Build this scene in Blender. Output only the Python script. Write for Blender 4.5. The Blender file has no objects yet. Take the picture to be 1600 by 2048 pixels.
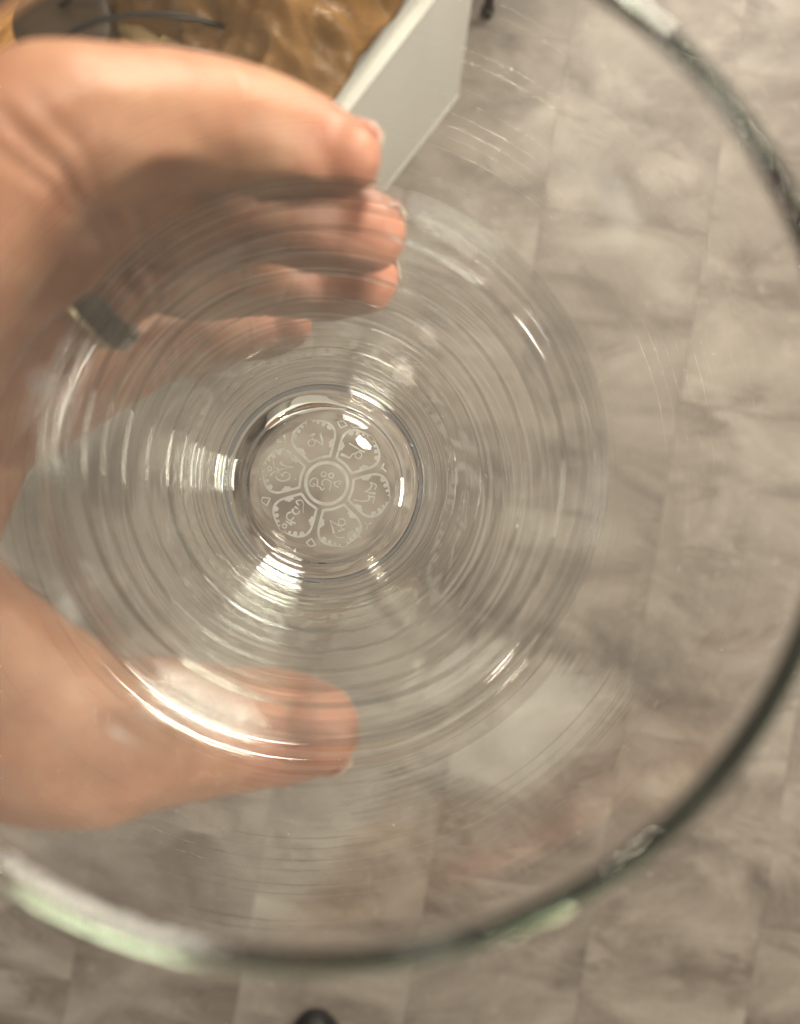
import bpy, bmesh, math, random
import numpy as np
from mathutils import Vector, Matrix, noise

random.seed(7)
S = bpy.context.scene
COL = S.collection
MM = 0.001
H = 1.45            # height of the camera above the floor (m)
FPX = 1600.0        # focal length in pixels of the 1600 px wide photograph

# ------------------------------------------------------------------ camera
cam_d = bpy.data.cameras.new('camera')
cam = bpy.data.objects.new('camera', cam_d)
COL.objects.link(cam)
cam.location = (0, 0, H)
cam.rotation_euler = (0, 0, 0)          # straight down
cam_d.sensor_fit = 'HORIZONTAL'
cam_d.sensor_width = 36.0
cam_d.lens = 36.0
cam_d.clip_start = 0.005
cam_d.clip_end = 30.0
cam_d.dof.use_dof = True
cam_d.dof.focus_distance = 0.231
cam_d.dof.aperture_fstop = 15.0
cam_d.dof.aperture_blades = 0
S.camera = cam

# ------------------------------------------------------------------ light
W = bpy.data.worlds.new('World')
S.world = W
W.use_nodes = True
W.node_tree.nodes['Background'].inputs[0].default_value = (1.0, 0.91, 0.80, 1)
W.node_tree.nodes['Background'].inputs[1].default_value = 0.27


def lamp(name, loc, target, size, power, color=(1, 0.86, 0.66), shape='DISK'):
    l = bpy.data.lights.new(name, 'AREA')
    l.shape = shape
    l.size = size
    l.energy = power
    l.color = color
    o = bpy.data.objects.new(name, l)
    COL.objects.link(o)
    o.location = loc
    d = Vector(target) - Vector(loc)
    o.rotation_euler = d.to_track_quat('-Z', 'Y').to_euler()
    return o


lamp('soft_panel', (0.95, 1.85, 1.78), (0, 0.1, 0.75), 0.85, 76, (1, 0.925, 0.78), 'SQUARE')  # main light from upper right, at standing-lamp height, not on the ceiling
lamp('ceiling_lamp', (0.42, 0.62, 2.45), (0, 0, 1.0), 0.26, 17, (1, 0.92, 0.75))
lamp('ceiling_lamp', (0.215, 0.125, 2.45), (0, 0, 1.0), 0.04, 0.6)
lamp('ceiling_lamp', (-0.55, 1.15, 2.55), (0, 0, 0.8), 0.14, 6)
arc_glint_lamp = lamp('arc_glint_lamp', (-1.62, -0.86, 2.15), (0, 0, 1.1), 1.7, 10, (1, 0.94, 0.80), 'RECTANGLE')  # added strip, placed to draw long arc glints on the left wall
arc_glint_lamp.data.size_y = 0.025
lamp('soft_panel', (1.9, -0.15, 2.1), (0, 0.3, 0.5), 0.6, 40, (1, 0.935, 0.775), 'SQUARE')  # added fill that brightens the cabinet front, no known fixture

S.view_settings.view_transform = 'Standard'
S.view_settings.look = 'None'
S.view_settings.exposure = -0.22
S.view_settings.gamma = 1.0
cy = S.cycles
cy.use_denoising = True
try:
    cy.denoiser = 'OPENIMAGEDENOISE'
    cy.denoising_input_passes = 'RGB_ALBEDO_NORMAL'
except Exception:
    pass
cy.max_bounces = 72
cy.transmission_bounces = 72
cy.glossy_bounces = 16
cy.diffuse_bounces = 4
cy.transparent_max_bounces = 16
cy.sample_clamp_indirect = 200.0
cy.blur_glossy = 0.3
cy.caustics_reflective = True
cy.caustics_refractive = True


# ------------------------------------------------------------------ helpers
def P(u, v, d):
    """point seen at photo pixel (u, v) at depth d metres below the lens"""
    return Vector(((u - 800) / FPX * d, -(v - 1024) / FPX * d, H - d))


def tag(o, label=None, cat=None, group=None, kind=None):
    if label: o['label'] = label
    if cat: o['category'] = cat
    if group: o['group'] = group
    if kind: o['kind'] = kind
    return o


def empty(name, loc=(0, 0, 0)):
    o = bpy.data.objects.new(name, None)
    o.empty_display_size = 0.02
    COL.objects.link(o)
    o.location = loc
    return o


def link(name, me, mat, parent=None, smooth=True):
    o = bpy.data.objects.new(name, me)
    COL.objects.link(o)
    if mat is not None and len(me.materials) == 0:
        me.materials.append(mat)
    if smooth:
        me.shade_smooth()
    if parent is not None:
        o.parent = parent
    return o


def mesh(name, verts, faces):
    me = bpy.data.meshes.new(name)
    me.from_pydata([tuple(v) for v in verts], [], faces)
    me.update()
    return me


def from_bm(name, bm):
    me = bpy.data.meshes.new(name)
    bmesh.ops.recalc_face_normals(bm, faces=bm.faces[:])
    bm.to_mesh(me)
    bm.free()
    return me


class NT:
    def __init__(self, name):
        self.m = bpy.data.materials.new(name)
        self.m.use_nodes = True
        self.t = self.m.node_tree
        self.t.nodes.clear()
        self.out = self.n('ShaderNodeOutputMaterial')

    def n(self, typ, **kw):
        nd = self.t.nodes.new(typ)
        for k, v in kw.items():
            setattr(nd, k, v)
        return nd

    def l(self, a, b):
        self.t.links.new(a, b)

    def noise(self, vec, scale, detail=4, rough=0.5, dist=0.0):
        nd = self.n('ShaderNodeTexNoise')
        nd.inputs['Scale'].default_value = scale
        nd.inputs['Detail'].default_value = detail
        nd.inputs['Roughness'].default_value = rough
        nd.inputs['Distortion'].default_value = dist
        if vec is not None:
            self.l(vec, nd.inputs['Vector'])
        return nd.outputs['Fac']

    def mapping(self, vec, scale=(1, 1, 1), rot=(0, 0, 0), loc=(0, 0, 0)):
        nd = self.n('ShaderNodeMapping')
        nd.inputs['Scale'].default_value = scale
        nd.inputs['Rotation'].default_value = rot
        nd.inputs['Location'].default_value = loc
        self.l(vec, nd.inputs['Vector'])
        return nd.outputs[0]

    def ramp(self, fac, stops):
        nd = self.n('ShaderNodeValToRGB')
        e = nd.color_ramp.elements
        while len(e) < len(stops):
            e.new(0.5)
        for i, (p, c) in enumerate(stops):
            e[i].position = p
            e[i].color = (*c, 1) if len(c) == 3 else c
        self.l(fac, nd.inputs[0])
        return nd.outputs[0]

    def mix(self, fac, a, b, blend='MIX'):
        nd = self.n('ShaderNodeMix', data_type='RGBA', blend_type=blend)
        for s, v in ((nd.inputs[0], fac), (nd.inputs[6], a), (nd.inputs[7], b)):
            if isinstance(v, (int, float)):
                s.default_value = v
            elif isinstance(v, tuple):
                s.default_value = (*v, 1) if len(v) == 3 else v
            else:
                self.l(v, s)
        return nd.outputs[2]

    def math(self, op, a, b=None, clamp=False):
        nd = self.n('ShaderNodeMath', operation=op, use_clamp=clamp)
        for s, v in ((nd.inputs[0], a), (nd.inputs[1], b)):
            if v is None: continue
            if isinstance(v, (int, float)):
                s.default_value = v
            else:
                self.l(v, s)
        return nd.outputs[0]

    def coord(self, which='Object'):
        return self.n('ShaderNodeTexCoord').outputs[which]

    def bump(self, h, strength=0.3, dist=0.001):
        nd = self.n('ShaderNodeBump')
        nd.inputs['Strength'].default_value = strength
        nd.inputs['Distance'].default_value = dist
        self.l(h, nd.inputs['Height'])
        return nd.outputs[0]

    def principled(self, color=None, rough=0.5, bump=None, **kw):
        p = self.n('ShaderNodeBsdfPrincipled')
        if color is not None:
            if isinstance(color, tuple):
                p.inputs['Base Color'].default_value = (*color, 1)
            else:
                self.l(color, p.inputs['Base Color'])
        if isinstance(rough, (int, float)):
            p.inputs['Roughness'].default_value = rough
        else:
            self.l(rough, p.inputs['Roughness'])
        for k, v in kw.items():
            p.inputs[k.replace('_', ' ')].default_value = v
        if bump is not None:
            self.l(bump, p.inputs['Normal'])
        return p

    def done(self, shader):
        self.l(shader, self.out.inputs['Surface'])
        return self.m


# ------------------------------------------------------------------ materials
def mat_tile():
    t = NT('taupe_stone_tile')
    oi = t.n('ShaderNodeObjectInfo')
    rnd = t.math('MULTIPLY', oi.outputs['Random'], 37.0)
    comb = t.n('ShaderNodeCombineXYZ')
    t.l(rnd, comb.inputs[0]); t.l(rnd, comb.inputs[1])
    add = t.n('ShaderNodeVectorMath', operation='ADD')
    t.l(t.coord(), add.inputs[0]); t.l(comb.outputs[0], add.inputs[1])
    v = add.outputs[0]
    stretch = t.mapping(v, (4.6, 8.0, 1), (0, 0, math.radians(34)))
    big = t.noise(stretch, 1.0, 6, 0.58, 0.7)
    vein = t.noise(t.mapping(v, (3.2, 9, 1), (0, 0, math.radians(28))), 1.0, 5, 0.6, 1.1)
    gate = t.ramp(t.noise(v, 7, 2, 0.5), [(0.5, (0, 0, 0)), (0.62, (1, 1, 1))])
    fine = t.noise(v, 210, 4, 0.65)
    blot = t.noise(v, 48, 4, 0.6)
    base = t.ramp(big, [(0.30, (0.088, 0.068, 0.058)), (0.42, (0.172, 0.140, 0.118)), (0.55, (0.262, 0.222, 0.188)), (0.70, (0.355, 0.312, 0.270))])
    veinm = t.ramp(t.math('ABSOLUTE', t.math('SUBTRACT', vein, 0.5)), [(0.0, (1, 1, 1)), (0.05, (0, 0, 0))])
    c = t.mix(t.math('MULTIPLY', t.math('MULTIPLY', veinm, gate), 0.8), base, (0.11, 0.083, 0.066))
    pale = t.ramp(blot, [(0.60, (0, 0, 0)), (0.74, (1, 1, 1))])
    c = t.mix(t.math('MULTIPLY', pale, 0.4), c, (0.46, 0.41, 0.35))
    c = t.mix(0.16, c, t.ramp(fine, [(0.3, (0.16, 0.13, 0.105)), (0.7, (0.47, 0.42, 0.36))]))
    val = t.math('ADD', t.math('MULTIPLY', oi.outputs['Random'], 0.16), 0.88)
    hsv = t.n('ShaderNodeHueSaturation')
    t.l(c, hsv.inputs['Color']); t.l(val, hsv.inputs['Value'])
    b = t.bump(t.math('ADD', t.math('MULTIPLY', big, 0.6), t.math('MULTIPLY', fine, 0.4)), 0.3, 0.0015)
    return t.done(t.principled(hsv.outputs[0], 0.5, b).outputs[0])


def mat_plain(name, col, rough=0.5, var=0.08, scale=60, bumpd=0.0, **kw):
    t = NT(name)
    f = t.noise(t.coord(), scale, 5, 0.6)
    lo = tuple(max(0, c * (1 - var)) for c in col)
    hi = tuple(min(1, c * (1 + var)) for c in col)
    c = t.ramp(f, [(0.3, lo), (0.7, hi)])
    b = t.bump(f, 0.5, bumpd) if bumpd else None
    return t.done(t.principled(c, rough, b, **kw).outputs[0])


def mat_glass():
    t = NT('clear_glass')
    p = t.principled((1, 1, 1), 0.0, None, Transmission_Weight=1.0, IOR=1.5)
    ob = t.coord()
    # dried water film and fine wiping streaks running round the wall
    patch = t.ramp(t.noise(ob, 46, 5, 0.6), [(0.66, (0, 0, 0)), (0.74, (1, 1, 1))])
    streak = t.ramp(t.noise(t.mapping(ob, (14, 14, 1500)), 1.0, 3, 0.6), [(0.50, (0, 0, 0)), (0.78, (1, 1, 1))])
    streak2 = t.ramp(t.noise(t.mapping(ob, (30, 30, 380)), 1.0, 4, 0.6), [(0.55, (0, 0, 0)), (0.8, (1, 1, 1))])
    band_ = t.ramp(t.noise(ob, 24, 3, 0.5), [(0.46, (0, 0, 0)), (0.62, (1, 1, 1))])
    feather = t.noise(t.mapping(ob, (900, 900, 250)), 1.0, 3, 0.7)
    m = t.math('MULTIPLY', patch, t.math('MULTIPLY', feather, 0.35))
    m = t.math('ADD', m, t.math('MULTIPLY', t.math('MULTIPLY', streak, band_), 0.003))
    m = t.math('ADD', m, t.math('MULTIPLY', t.math('MULTIPLY', streak2, band_), 0.002), clamp=True)
    # the film is only on the side wall, the base was wiped clean
    sep = t.n('ShaderNodeSeparateXYZ'); t.l(ob, sep.inputs[0])
    wall = t.math('MULTIPLY', t.math('GREATER_THAN', sep.outputs[2], 0.012), t.math('LESS_THAN', sep.outputs[2], 0.166))
    m = t.math('MULTIPLY', m, wall)
    d = t.n('ShaderNodeBsdfDiffuse'); d.inputs[0].default_value = (0.85, 0.86, 0.84, 1)
    tr = t.n('ShaderNodeBsdfTranslucent'); tr.inputs[0].default_value = (0.85, 0.86, 0.84, 1)
    mx0 = t.n('ShaderNodeMixShader'); mx0.inputs[0].default_value = 0.5
    t.l(d.outputs[0], mx0.inputs[1]); t.l(tr.outputs[0], mx0.inputs[2])
    mx = t.n('ShaderNodeMixShader')
    t.l(m, mx.inputs[0]); t.l(p.outputs[0], mx.inputs[1]); t.l(mx0.outputs[0], mx.inputs[2])
    va = t.n('ShaderNodeVolumeAbsorption')
    va.inputs['Color'].default_value = (0.56, 0.80, 0.50, 1)
    va.inputs['Density'].default_value = 5.0
    t.l(va.outputs[0], t.out.inputs['Volume'])
    return t.done(mx.outputs[0])


def mat_etch():
    t = NT('frosted_etching')
    f = t.noise(t.coord(), 2500, 2, 0.5)
    c = t.ramp(f, [(0.3, (0.70, 0.69, 0.64)), (0.7, (0.84, 0.83, 0.78))])
    d = t.principled(c, 0.3)
    tr = t.n('ShaderNodeBsdfTranslucent'); t.l(c, tr.inputs[0])
    mx = t.n('ShaderNodeMixShader'); mx.inputs[0].default_value = 0.25
    t.l(d.outputs[0], mx.inputs[1]); t.l(tr.outputs[0], mx.inputs[2])
    tp = t.n('ShaderNodeBsdfTransparent')
    mx2 = t.n('ShaderNodeMixShader'); mx2.inputs[0].default_value = 0.2
    t.l(mx.outputs[0], mx2.inputs[1]); t.l(tp.outputs[0], mx2.inputs[2])
    return t.done(mx2.outputs[0])


def mat_skin():
    t = NT('skin')
    ob = t.coord()
    at = t.n('ShaderNodeAttribute', attribute_name='blush')
    n1 = t.noise(ob, 85, 4, 0.6)
    n2 = t.noise(ob, 300, 3, 0.6)
    c = t.ramp(n1, [(0.30, (0.35, 0.155, 0.088)), (0.5, (0.44, 0.224, 0.134)), (0.72, (0.53, 0.305, 0.190))])
    c = t.mix(t.math('MULTIPLY', n2, 0.25), c, (0.40, 0.155, 0.10))
    c = t.mix(t.math('MULTIPLY', at.outputs['Fac'], 0.42), c, (0.60, 0.19, 0.145))
    v = t.n('ShaderNodeTexVoronoi'); v.inputs['Scale'].default_value = 900
    t.l(t.mapping(ob, (1, 1, 0.6)), v.inputs['Vector'])
    ridges = t.noise(t.mapping(ob, (260, 260, 1500), (0.3, 0.2, 0)), 1.0, 3, 0.5)
    h = t.math('ADD', t.math('MULTIPLY', v.outputs['Distance'], 0.5), ridges)
    b = t.bump(h, 0.25, 0.0004)
    p = t.principled(c, 0.46, b, Subsurface_Weight=0.22, Subsurface_Scale=0.004)
    p.inputs['Subsurface Radius'].default_value = (1.0, 0.35, 0.2)
    p.inputs['Specular IOR Level'].default_value = 0.4
    return t.done(p.outputs[0])


def mat_nail():
    t = NT('finger_nail')
    at = t.n('ShaderNodeAttribute', attribute_name='free_edge')
    c = t.mix(at.outputs['Fac'], (0.58, 0.31, 0.25), (0.74, 0.66, 0.56))
    return t.done(t.principled(c, 0.22, t.bump(t.noise(t.coord(), 700, 3), 0.1, 0.0002),
                               Subsurface_Weight=0.2, Subsurface_Scale=0.002).outputs[0])


def mat_paper(name, col, gloss=0.45):
    t = NT(name)
    ob = t.coord()
    n = t.noise(ob, 9, 5, 0.6)
    f = t.noise(t.mapping(ob, (300, 60, 60)), 1, 3, 0.6)
    c = t.ramp(n, [(0.3, tuple(x * 0.62 for x in col)), (0.55, col), (0.8, tuple(min(1, x * 1.35) for x in col))])
    c = t.mix(0.15, c, t.ramp(f, [(0.3, tuple(x * 0.6 for x in col)), (0.7, tuple(min(1, x * 1.3) for x in col))]))
    return t.done(t.principled(c, gloss, t.bump(t.noise(ob, 60, 5, 0.6), 0.5, 0.004)).outputs[0])


M = dict(tile=mat_tile(), glass=mat_glass(), etch=mat_etch(), skin=mat_skin(), nail=mat_nail(),
         grout=mat_plain('grey_grout', (0.22, 0.18, 0.155), 0.8, 0.2, 200, 0.001),
         white=mat_plain('white_lacquer', (0.84, 0.83, 0.77), 0.42, 0.03, 14, 0.0006),
         seam=mat_plain('white_lacquer_trim', (0.62, 0.62, 0.58), 0.5, 0.04, 30),
         kraft=mat_paper('brown_paper', (0.25, 0.132, 0.048), 0.36),
         bag=mat_paper('tan_paper', (0.36, 0.25, 0.125), 0.6),
         black=mat_plain('black_metal', (0.018, 0.017, 0.016), 0.38, 0.2, 80),
         shoe=mat_plain('black_leather', (0.012, 0.011, 0.011), 0.5, 0.3, 160, 0.0006),
         sole=mat_plain('black_rubber', (0.02, 0.02, 0.02), 0.8, 0.2, 120),
         tin=mat_plain('dark_brown_tin', (0.040, 0.024, 0.012), 0.4, 0.25, 30, 0.0),
         tissue=mat_paper('white_tissue', (0.62, 0.61, 0.50), 0.7),
         tungsten=mat_plain('dark_grey_band', (0.03, 0.034, 0.033), 0.42, 0.4, 900, 0.0002, Metallic=0.85),
         gold=mat_plain('pale_gold', (0.42, 0.34, 0.21), 0.35, 0.1, 500, Metallic=1.0))


def mat_wood():
    t = NT('orange_wood')
    ob = t.mapping(t.coord(), (22, 150, 40), (0, 0, 0.9))
    g = t.noise(ob, 1, 5, 0.6, 1.2)
    c = t.ramp(g, [(0.3, (0.16, 0.06, 0.015)), (0.5, (0.42, 0.19, 0.055)), (0.72, (0.66, 0.38, 0.13))])
    return t.done(t.principled(c, 0.4, t.bump(g, 0.4, 0.001)).outputs[0])


M['wood'] = mat_wood()


# ------------------------------------------------------------------ floor
floor_me = mesh('floor', [(-2.6, -2.6, -0.004), (2.6, -2.6, -0.004), (2.6, 2.6, -0.004), (-2.6, 2.6, -0.004)], [(0, 1, 2, 3)])
floor = link('floor', floor_me, M['grout'], smooth=False)
tag(floor, kind='structure')
TW, TL, G = 0.304, 0.608, 0.0003
bm = bmesh.new()
bmesh.ops.create_cube(bm, size=1.0)
for v in bm.verts:
    v.co.x *= (TW - G); v.co.y *= (TL - G); v.co.z *= 0.004
bmesh.ops.bevel(bm, geom=[e for e in bm.edges if all(v.co.z > 0 for v in e.verts)], offset=0.0002, segments=1, affect='EDGES')
tile_me = from_bm('tile', bm)
ang = math.radians(-9.6)
ca, sa = math.cos(ang), math.sin(ang)
o0 = P(1520, 1853, H)
rt = random.Random(3)
for i in range(-8, 8):
    for j in range(-5, 5):
        lx = (i + 0.5) * TW
        ly = (j + 0.5) * TL + (0.5 * TL if i % 2 else 0.0)
        x, y = o0.x + lx * ca - ly * sa, o0.y + lx * sa + ly * ca
        if abs(x) > 2.2 or abs(y) > 2.2:
            continue
        t_ = link('tile', tile_me, M['tile'], floor, smooth=False)
        t_.location = (x, y, rt.uniform(-0.0003, 0.0003))
        t_.rotation_euler = (0, 0, ang + (math.pi if rt.random() < 0.5 else 0))

# ------------------------------------------------------------------ white cabinet
c0 = P(944, 128, H); c1 = P(760, 370, H)
c0.z = c1.z = 0
fx = (c1 - c0).normalized()                       # along the front, towards the lower left
c0 = c0 - fx * 0.04
fy = Vector((-fx.y, fx.x, 0))
if fy.dot(c0) < 0: fy = -fy                       # away from the camera's foot point
CH = 0.43
CLEN, CDEP = 0.72, 0.46
cab = empty('white_cabinet', c0)
tag(cab, 'low white cabinet with rounded corner and door seam standing on the stone floor', 'cabinet')


def cab_pt(s, t, z):
    return fx * s + fy * t + Vector((0, 0, z))


def rounded_slab(s0, s1, t0, t1, z0, z1, rad, bev=0.004, seg=7):
    """vertical prism with rounded vertical corners in cabinet coordinates"""
    ring = []
    for (cs, ct, a0) in ((s0 + rad, t0 + rad, math.pi), (s1 - rad, t0 + rad, 1.5 * math.pi), (s1 - rad, t1 - rad, 0), (s0 + rad, t1 - rad, 0.5 * math.pi)):
        for k in range(seg + 1):
            a = a0 + k / seg * math.pi / 2
            ring.append((cs + rad * math.cos(a), ct + rad * math.sin(a)))
    bm = bmesh.new()
    lo = [bm.verts.new(cab_pt(s, t, z0)) for s, t in ring]
    hi = [bm.verts.new(cab_pt(s, t, z1)) for s, t in ring]
    n = len(ring)
    bm.faces.new(lo); top = bm.faces.new(hi)
    for k in range(n):
        bm.faces.new((lo[k], lo[(k + 1) % n], hi[(k + 1) % n], hi[k]))
    bmesh.ops.bevel(bm, geom=list(top.edges), offset=bev, segments=3, affect='EDGES')
    return bm


b = rounded_slab(0, CLEN, 0.0, CDEP, 0.0, CH - 0.022, 0.11)
o = link('carcass', from_bm('carcass', b), M['white'], cab, smooth=False)
b = rounded_slab(-0.003, CLEN + 0.003, -0.003, CDEP + 0.003, CH - 0.020, CH, 0.113)
link('top_panel', from_bm('top_panel', b), M['white'], cab, smooth=False)
for s0, s1 in ((0.104, 0.64),):
    bm = bmesh.new()
    bmesh.ops.create_cube(bm, size=1)
    for v in bm.verts:
        v.co = cab_pt(s0 + (v.co.x + .5) * (s1 - s0), -0.016 + (v.co.y + .5) * 0.015, 0.006 + (v.co.z + .5) * (CH - 0.034))
    bmesh.ops.bevel(bm, geom=bm.edges[:], offset=0.0015, segments=2, affect='EDGES')
    link('door', from_bm('door', bm), M['white'], cab, smooth=False)


# ------------------------------------------------------------------ things on the cabinet
def crumple(name, s0, s1, t0, t1, z0, amp, fold, mat, parent_loc, seed, droop=0.0, n=70, thick=0.0008, bulge=0.0):
    rs = Vector((seed * 3.1, seed * 1.7, seed))
    V, Fc = [], []
    for i in range(n + 1):
        for j in range(n + 1):
            a, b_ = i / n, j / n
            wob = 0.014 * noise.noise(Vector((a * 5, b_ * 5, seed)))
            s = s0 + (s1 - s0) * a + wob + 0.02 * noise.noise(Vector((b_ * 3, seed, 2)))
            t = t0 + (t1 - t0) * b_ - wob
            q = Vector((s, t, 0)) * fold + rs
            f1 = 1 - abs(noise.noise(q)) * 2.2
            f2 = 1 - abs(noise.noise(q * 2.1 + Vector((4, 1, 0)))) * 2.0
            f3 = abs(noise.noise(q * 4.7))
            edge = min(1, 6 * a, 6 * (1 - a), 6 * b_, 6 * (1 - b_))
            z = z0 + amp * (0.55 * max(0, f1) + 0.3 * max(0, f2) + 0.25 * f3) * (0.35 + 0.65 * edge) + bulge * (1 - (2 * a - 1) ** 2) * (1 - (2 * b_ - 1) ** 2)
            V.append(cab_pt(s, t, z))
    for i in range(n):
        for j in range(n):
            k = i * (n + 1) + j
            Fc.append((k, k + 1, k + n + 2, k + n + 1))
    me = mesh(name, V, Fc)
    o = link(name, me, mat, None, smooth=True)
    sm = o.modifiers.new('thickness', 'SOLIDIFY'); sm.thickness = thick
    o.location = parent_loc
    return o


o = crumple('brown_wrapping_paper', 0.10, 0.51, -0.012, 0.36, CH + 0.006, 0.135, 7.5, M['kraft'], c0, 3, bulge=0.03)
tag(o, 'crumpled glossy brown wrapping paper heaped on the edge of the white cabinet', 'wrapping paper')

# tan paper bag lying behind the wrapping paper
bag = empty('paper_bag', P(385, 40, H - CH - 0.04))
bag.location.z = CH
tag(bag, 'flat folded tan paper bag beside the black wire rack', 'paper bag')


def local_box(dx, dy, dz, bev=0.002, taper=1.0, seg=2):
    bm = bmesh.new()
    bmesh.ops.create_cube(bm, size=1)
    for v in bm.verts:
        k = taper if v.co.z > 0 else 1
        v.co = Vector((v.co.x * dx * k, v.co.y * dy * k, (v.co.z + .5) * dz))
    bmesh.ops.bevel(bm, geom=bm.edges[:], offset=bev, segments=seg, affect='EDGES')
    return bm


fa = math.atan2(fx.y, fx.x)
bm = local_box(0.15, 0.24, 0.045, 0.01, 0.8)
bmesh.ops.subdivide_edges(bm, edges=bm.edges[:], cuts=5, use_grid_fill=True)
for v in bm.verts:
    v.co += Vector((0, 0, 0.006 * noise.noise(v.co * 22) + 0.004 * noise.noise(v.co * 55)))
    v.co.z = max(0.001, v.co.z)
link('bag_body', from_bm('bag_body', bm), M['bag'], bag).rotation_euler = (0, 0, fa + 0.25)
bm = local_box(0.145, 0.05, 0.003, 0.001)
o = link('folded_flap', from_bm('folded_flap', bm), M['bag'], bag, smooth=False)
o.location = (0.0, 0.0, 0.05); o.rotation_euler = (0.05, 0.03, fa + 0.25)


def tube(pts, rad, seg=10, closed=False):
    """one tube mesh through points"""
    bm = bmesh.new()
    pts = [Vector(p) for p in pts]
    n = len(pts)
    rings = []
    up = Vector((0.13, 0.2, 0.97)).normalized()
    for i, p in enumerate(pts):
        a = pts[(i - 1) % n] if closed else pts[max(0, i - 1)]
        c = pts[(i + 1) % n] if closed else pts[min(n - 1, i + 1)]
        t = (c - a).normalized()
        x = t.cross(up)
        if x.length < 1e-4: x = t.cross(Vector((1, 0, 0)))
        x.normalize(); y = t.cross(x).normalized()
        rings.append([bm.verts.new(p + (x * math.cos(2 * math.pi * k / seg) + y * math.sin(2 * math.pi * k / seg)) * rad) for k in range(seg)])
    for i in range(n if closed else n - 1):
        r0, r1 = rings[i], rings[(i + 1) % n]
        for k in range(seg):
            bm.faces.new((r0[k], r0[(k + 1) % seg], r1[(k + 1) % seg], r1[k]))
    if not closed:
        bm.faces.new(rings[0]); bm.faces.new(rings[-1])
    return bm


# black wire rack
rack = empty('wire_rack', P(262, 5, H - CH - 0.1))
rack.location.z = CH
rack.rotation_euler = (0, 0, 0.75)
tag(rack, 'black wire rack with upright hoops standing behind the paper bag', 'wire rack')
for k in range(4):
    s = -0.06 + 0.04 * k
    arch = [cab_pt(s, -0.12, 0.003)] + [cab_pt(s, -0.12 + 0.24 * (0.5 - 0.5 * math.cos(a)), 0.02 + 0.09 * math.sin(a)) for a in [math.pi * q / 10 for q in range(11)]] + [cab_pt(s, 0.12, 0.003)]
    link('hoop', from_bm('hoop', tube(arch, 0.0032)), M['black'], rack)
for t_ in (-0.12, 0.12):
    link('base_wire', from_bm('base_wire', tube([cab_pt(-0.07, t_, 0.004), cab_pt(0.07, t_, 0.004)], 0.0036)), M['black'], rack)


# dark tin
def lathe_bm(prof, seg=32):
    bm = bmesh.new()
    rings = []
    for r, z in prof:
        if r < 1e-7:
            rings.append([bm.verts.new((0, 0, z))])
        else:
            rings.append([bm.verts.new((r * math.cos(2 * math.pi * k / seg), r * math.sin(2 * math.pi * k / seg), z)) for k in range(seg)])
    for a, b_ in zip(rings, rings[1:]):
        for k in range(seg):
            k2 = (k + 1) % seg
            if len(a) == 1 and len(b_) == 1: continue
            if len(a) == 1: bm.faces.new((a[0], b_[k], b_[k2]))
            elif len(b_) == 1: bm.faces.new((a[k], b_[0], a[k2]))
            else: bm.faces.new((a[k], b_[k], b_[k2], a[k2]))
    return bm


tin = empty('storage_tin', P(150, 85, H - CH - 0.03) * 1.0)
tin.location.z = CH
tag(tin, 'dark brown round tin between the wooden board and the wire rack', 'tin')
link('tin_body', from_bm('tin_body', lathe_bm([(0, 0), (.055, 0), (.057, .002), (.057, .06), (0.054, .062), (0, .062)])), M['tin'], tin)
link('lid', from_bm('lid', lathe_bm([(0, .063), (.059, .063), (.06, .065), (.06, .074), (.057, .077), (.04, .078), (0, .0785)])), M['tin'], tin)

wood = empty('wooden_tray', P(50, 10, H - CH - 0.02)); wood.location.z = CH
tag(wood, 'orange wooden tray with raised edges lying next to the dark brown tin', 'tray')
link('tray_base', from_bm('tray_base', local_box(0.30, 0.20, 0.012, 0.003)), M['wood'], wood, smooth=False).rotation_euler = (0, 0, 0.75)
for k, (dx, dy, ox, oy) in enumerate(((0.30, 0.012, 0, 0.106), (0.30, 0.012, 0, -0.106), (0.012, 0.2, 0.144, 0), (0.012, 0.2, -0.144, 0))):
    o = link('tray_edge', from_bm('tray_edge', local_box(dx, dy, 0.045, 0.004)), M['wood'], wood, smooth=False)
    o.location = Matrix.Rotation(0.75, 3, 'Z') @ Vector((ox, oy, 0.0005)); o.rotation_euler = (0, 0, 0.75)

o = crumple('tissue_paper', 0.36, 0.43, -0.02, 0.06, CH + 0.004, 0.03, 18.0, M['tissue'], c0 + fy * 0.03, 9, n=26, bulge=0.03)
tag(o, 'small ball of pale tissue tucked against the brown wrapping paper', 'tissue')

# ------------------------------------------------------------------ stool whose black leg stands behind the cabinet
leg0 = P(974, 28, H); leg0.z = 0
stool = empty('metal_stool', leg0 + Vector((0.0, 0.2405, 0)))
stool.rotation_euler = (0, 0, math.radians(45))
tag(stool, 'black metal stool with thin straight legs standing beyond the white cabinet', 'stool')
for dx, dy in ((-1, -1), (1, -1), (1, 1), (-1, 1)):
    bm = tube([Vector((dx * .17, dy * .17, 0.012)), Vector((dx * .155, dy * .155, 0.2)), Vector((dx * .14, dy * .14, 0.44))], 0.0085, 14)
    lg = link('leg', from_bm('leg', bm), M['black'], stool)
    link('foot_cap', from_bm('foot_cap', lathe_bm([(0, 0), (.0105, 0), (.0115, .003), (.0115, .02), (.009, .024), (0, .024)], 16)), M['sole'], lg).location = (dx * .1702, dy * .1702, 0)
link('seat', from_bm('seat', lathe_bm([(0, .44), (.19, .44), (.2, .446), (.2, .46), (.19, .468), (0, .466)], 48)), M['black'], stool)

# ------------------------------------------------------------------ shoe at the lower edge
tip = P(628, 2040, H - 0.035)
shoe = empty('black_shoe', (tip.x, tip.y - 0.14, 0))
tag(shoe, 'rounded toe of a black leather shoe resting on the stone floor', 'shoe')


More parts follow.
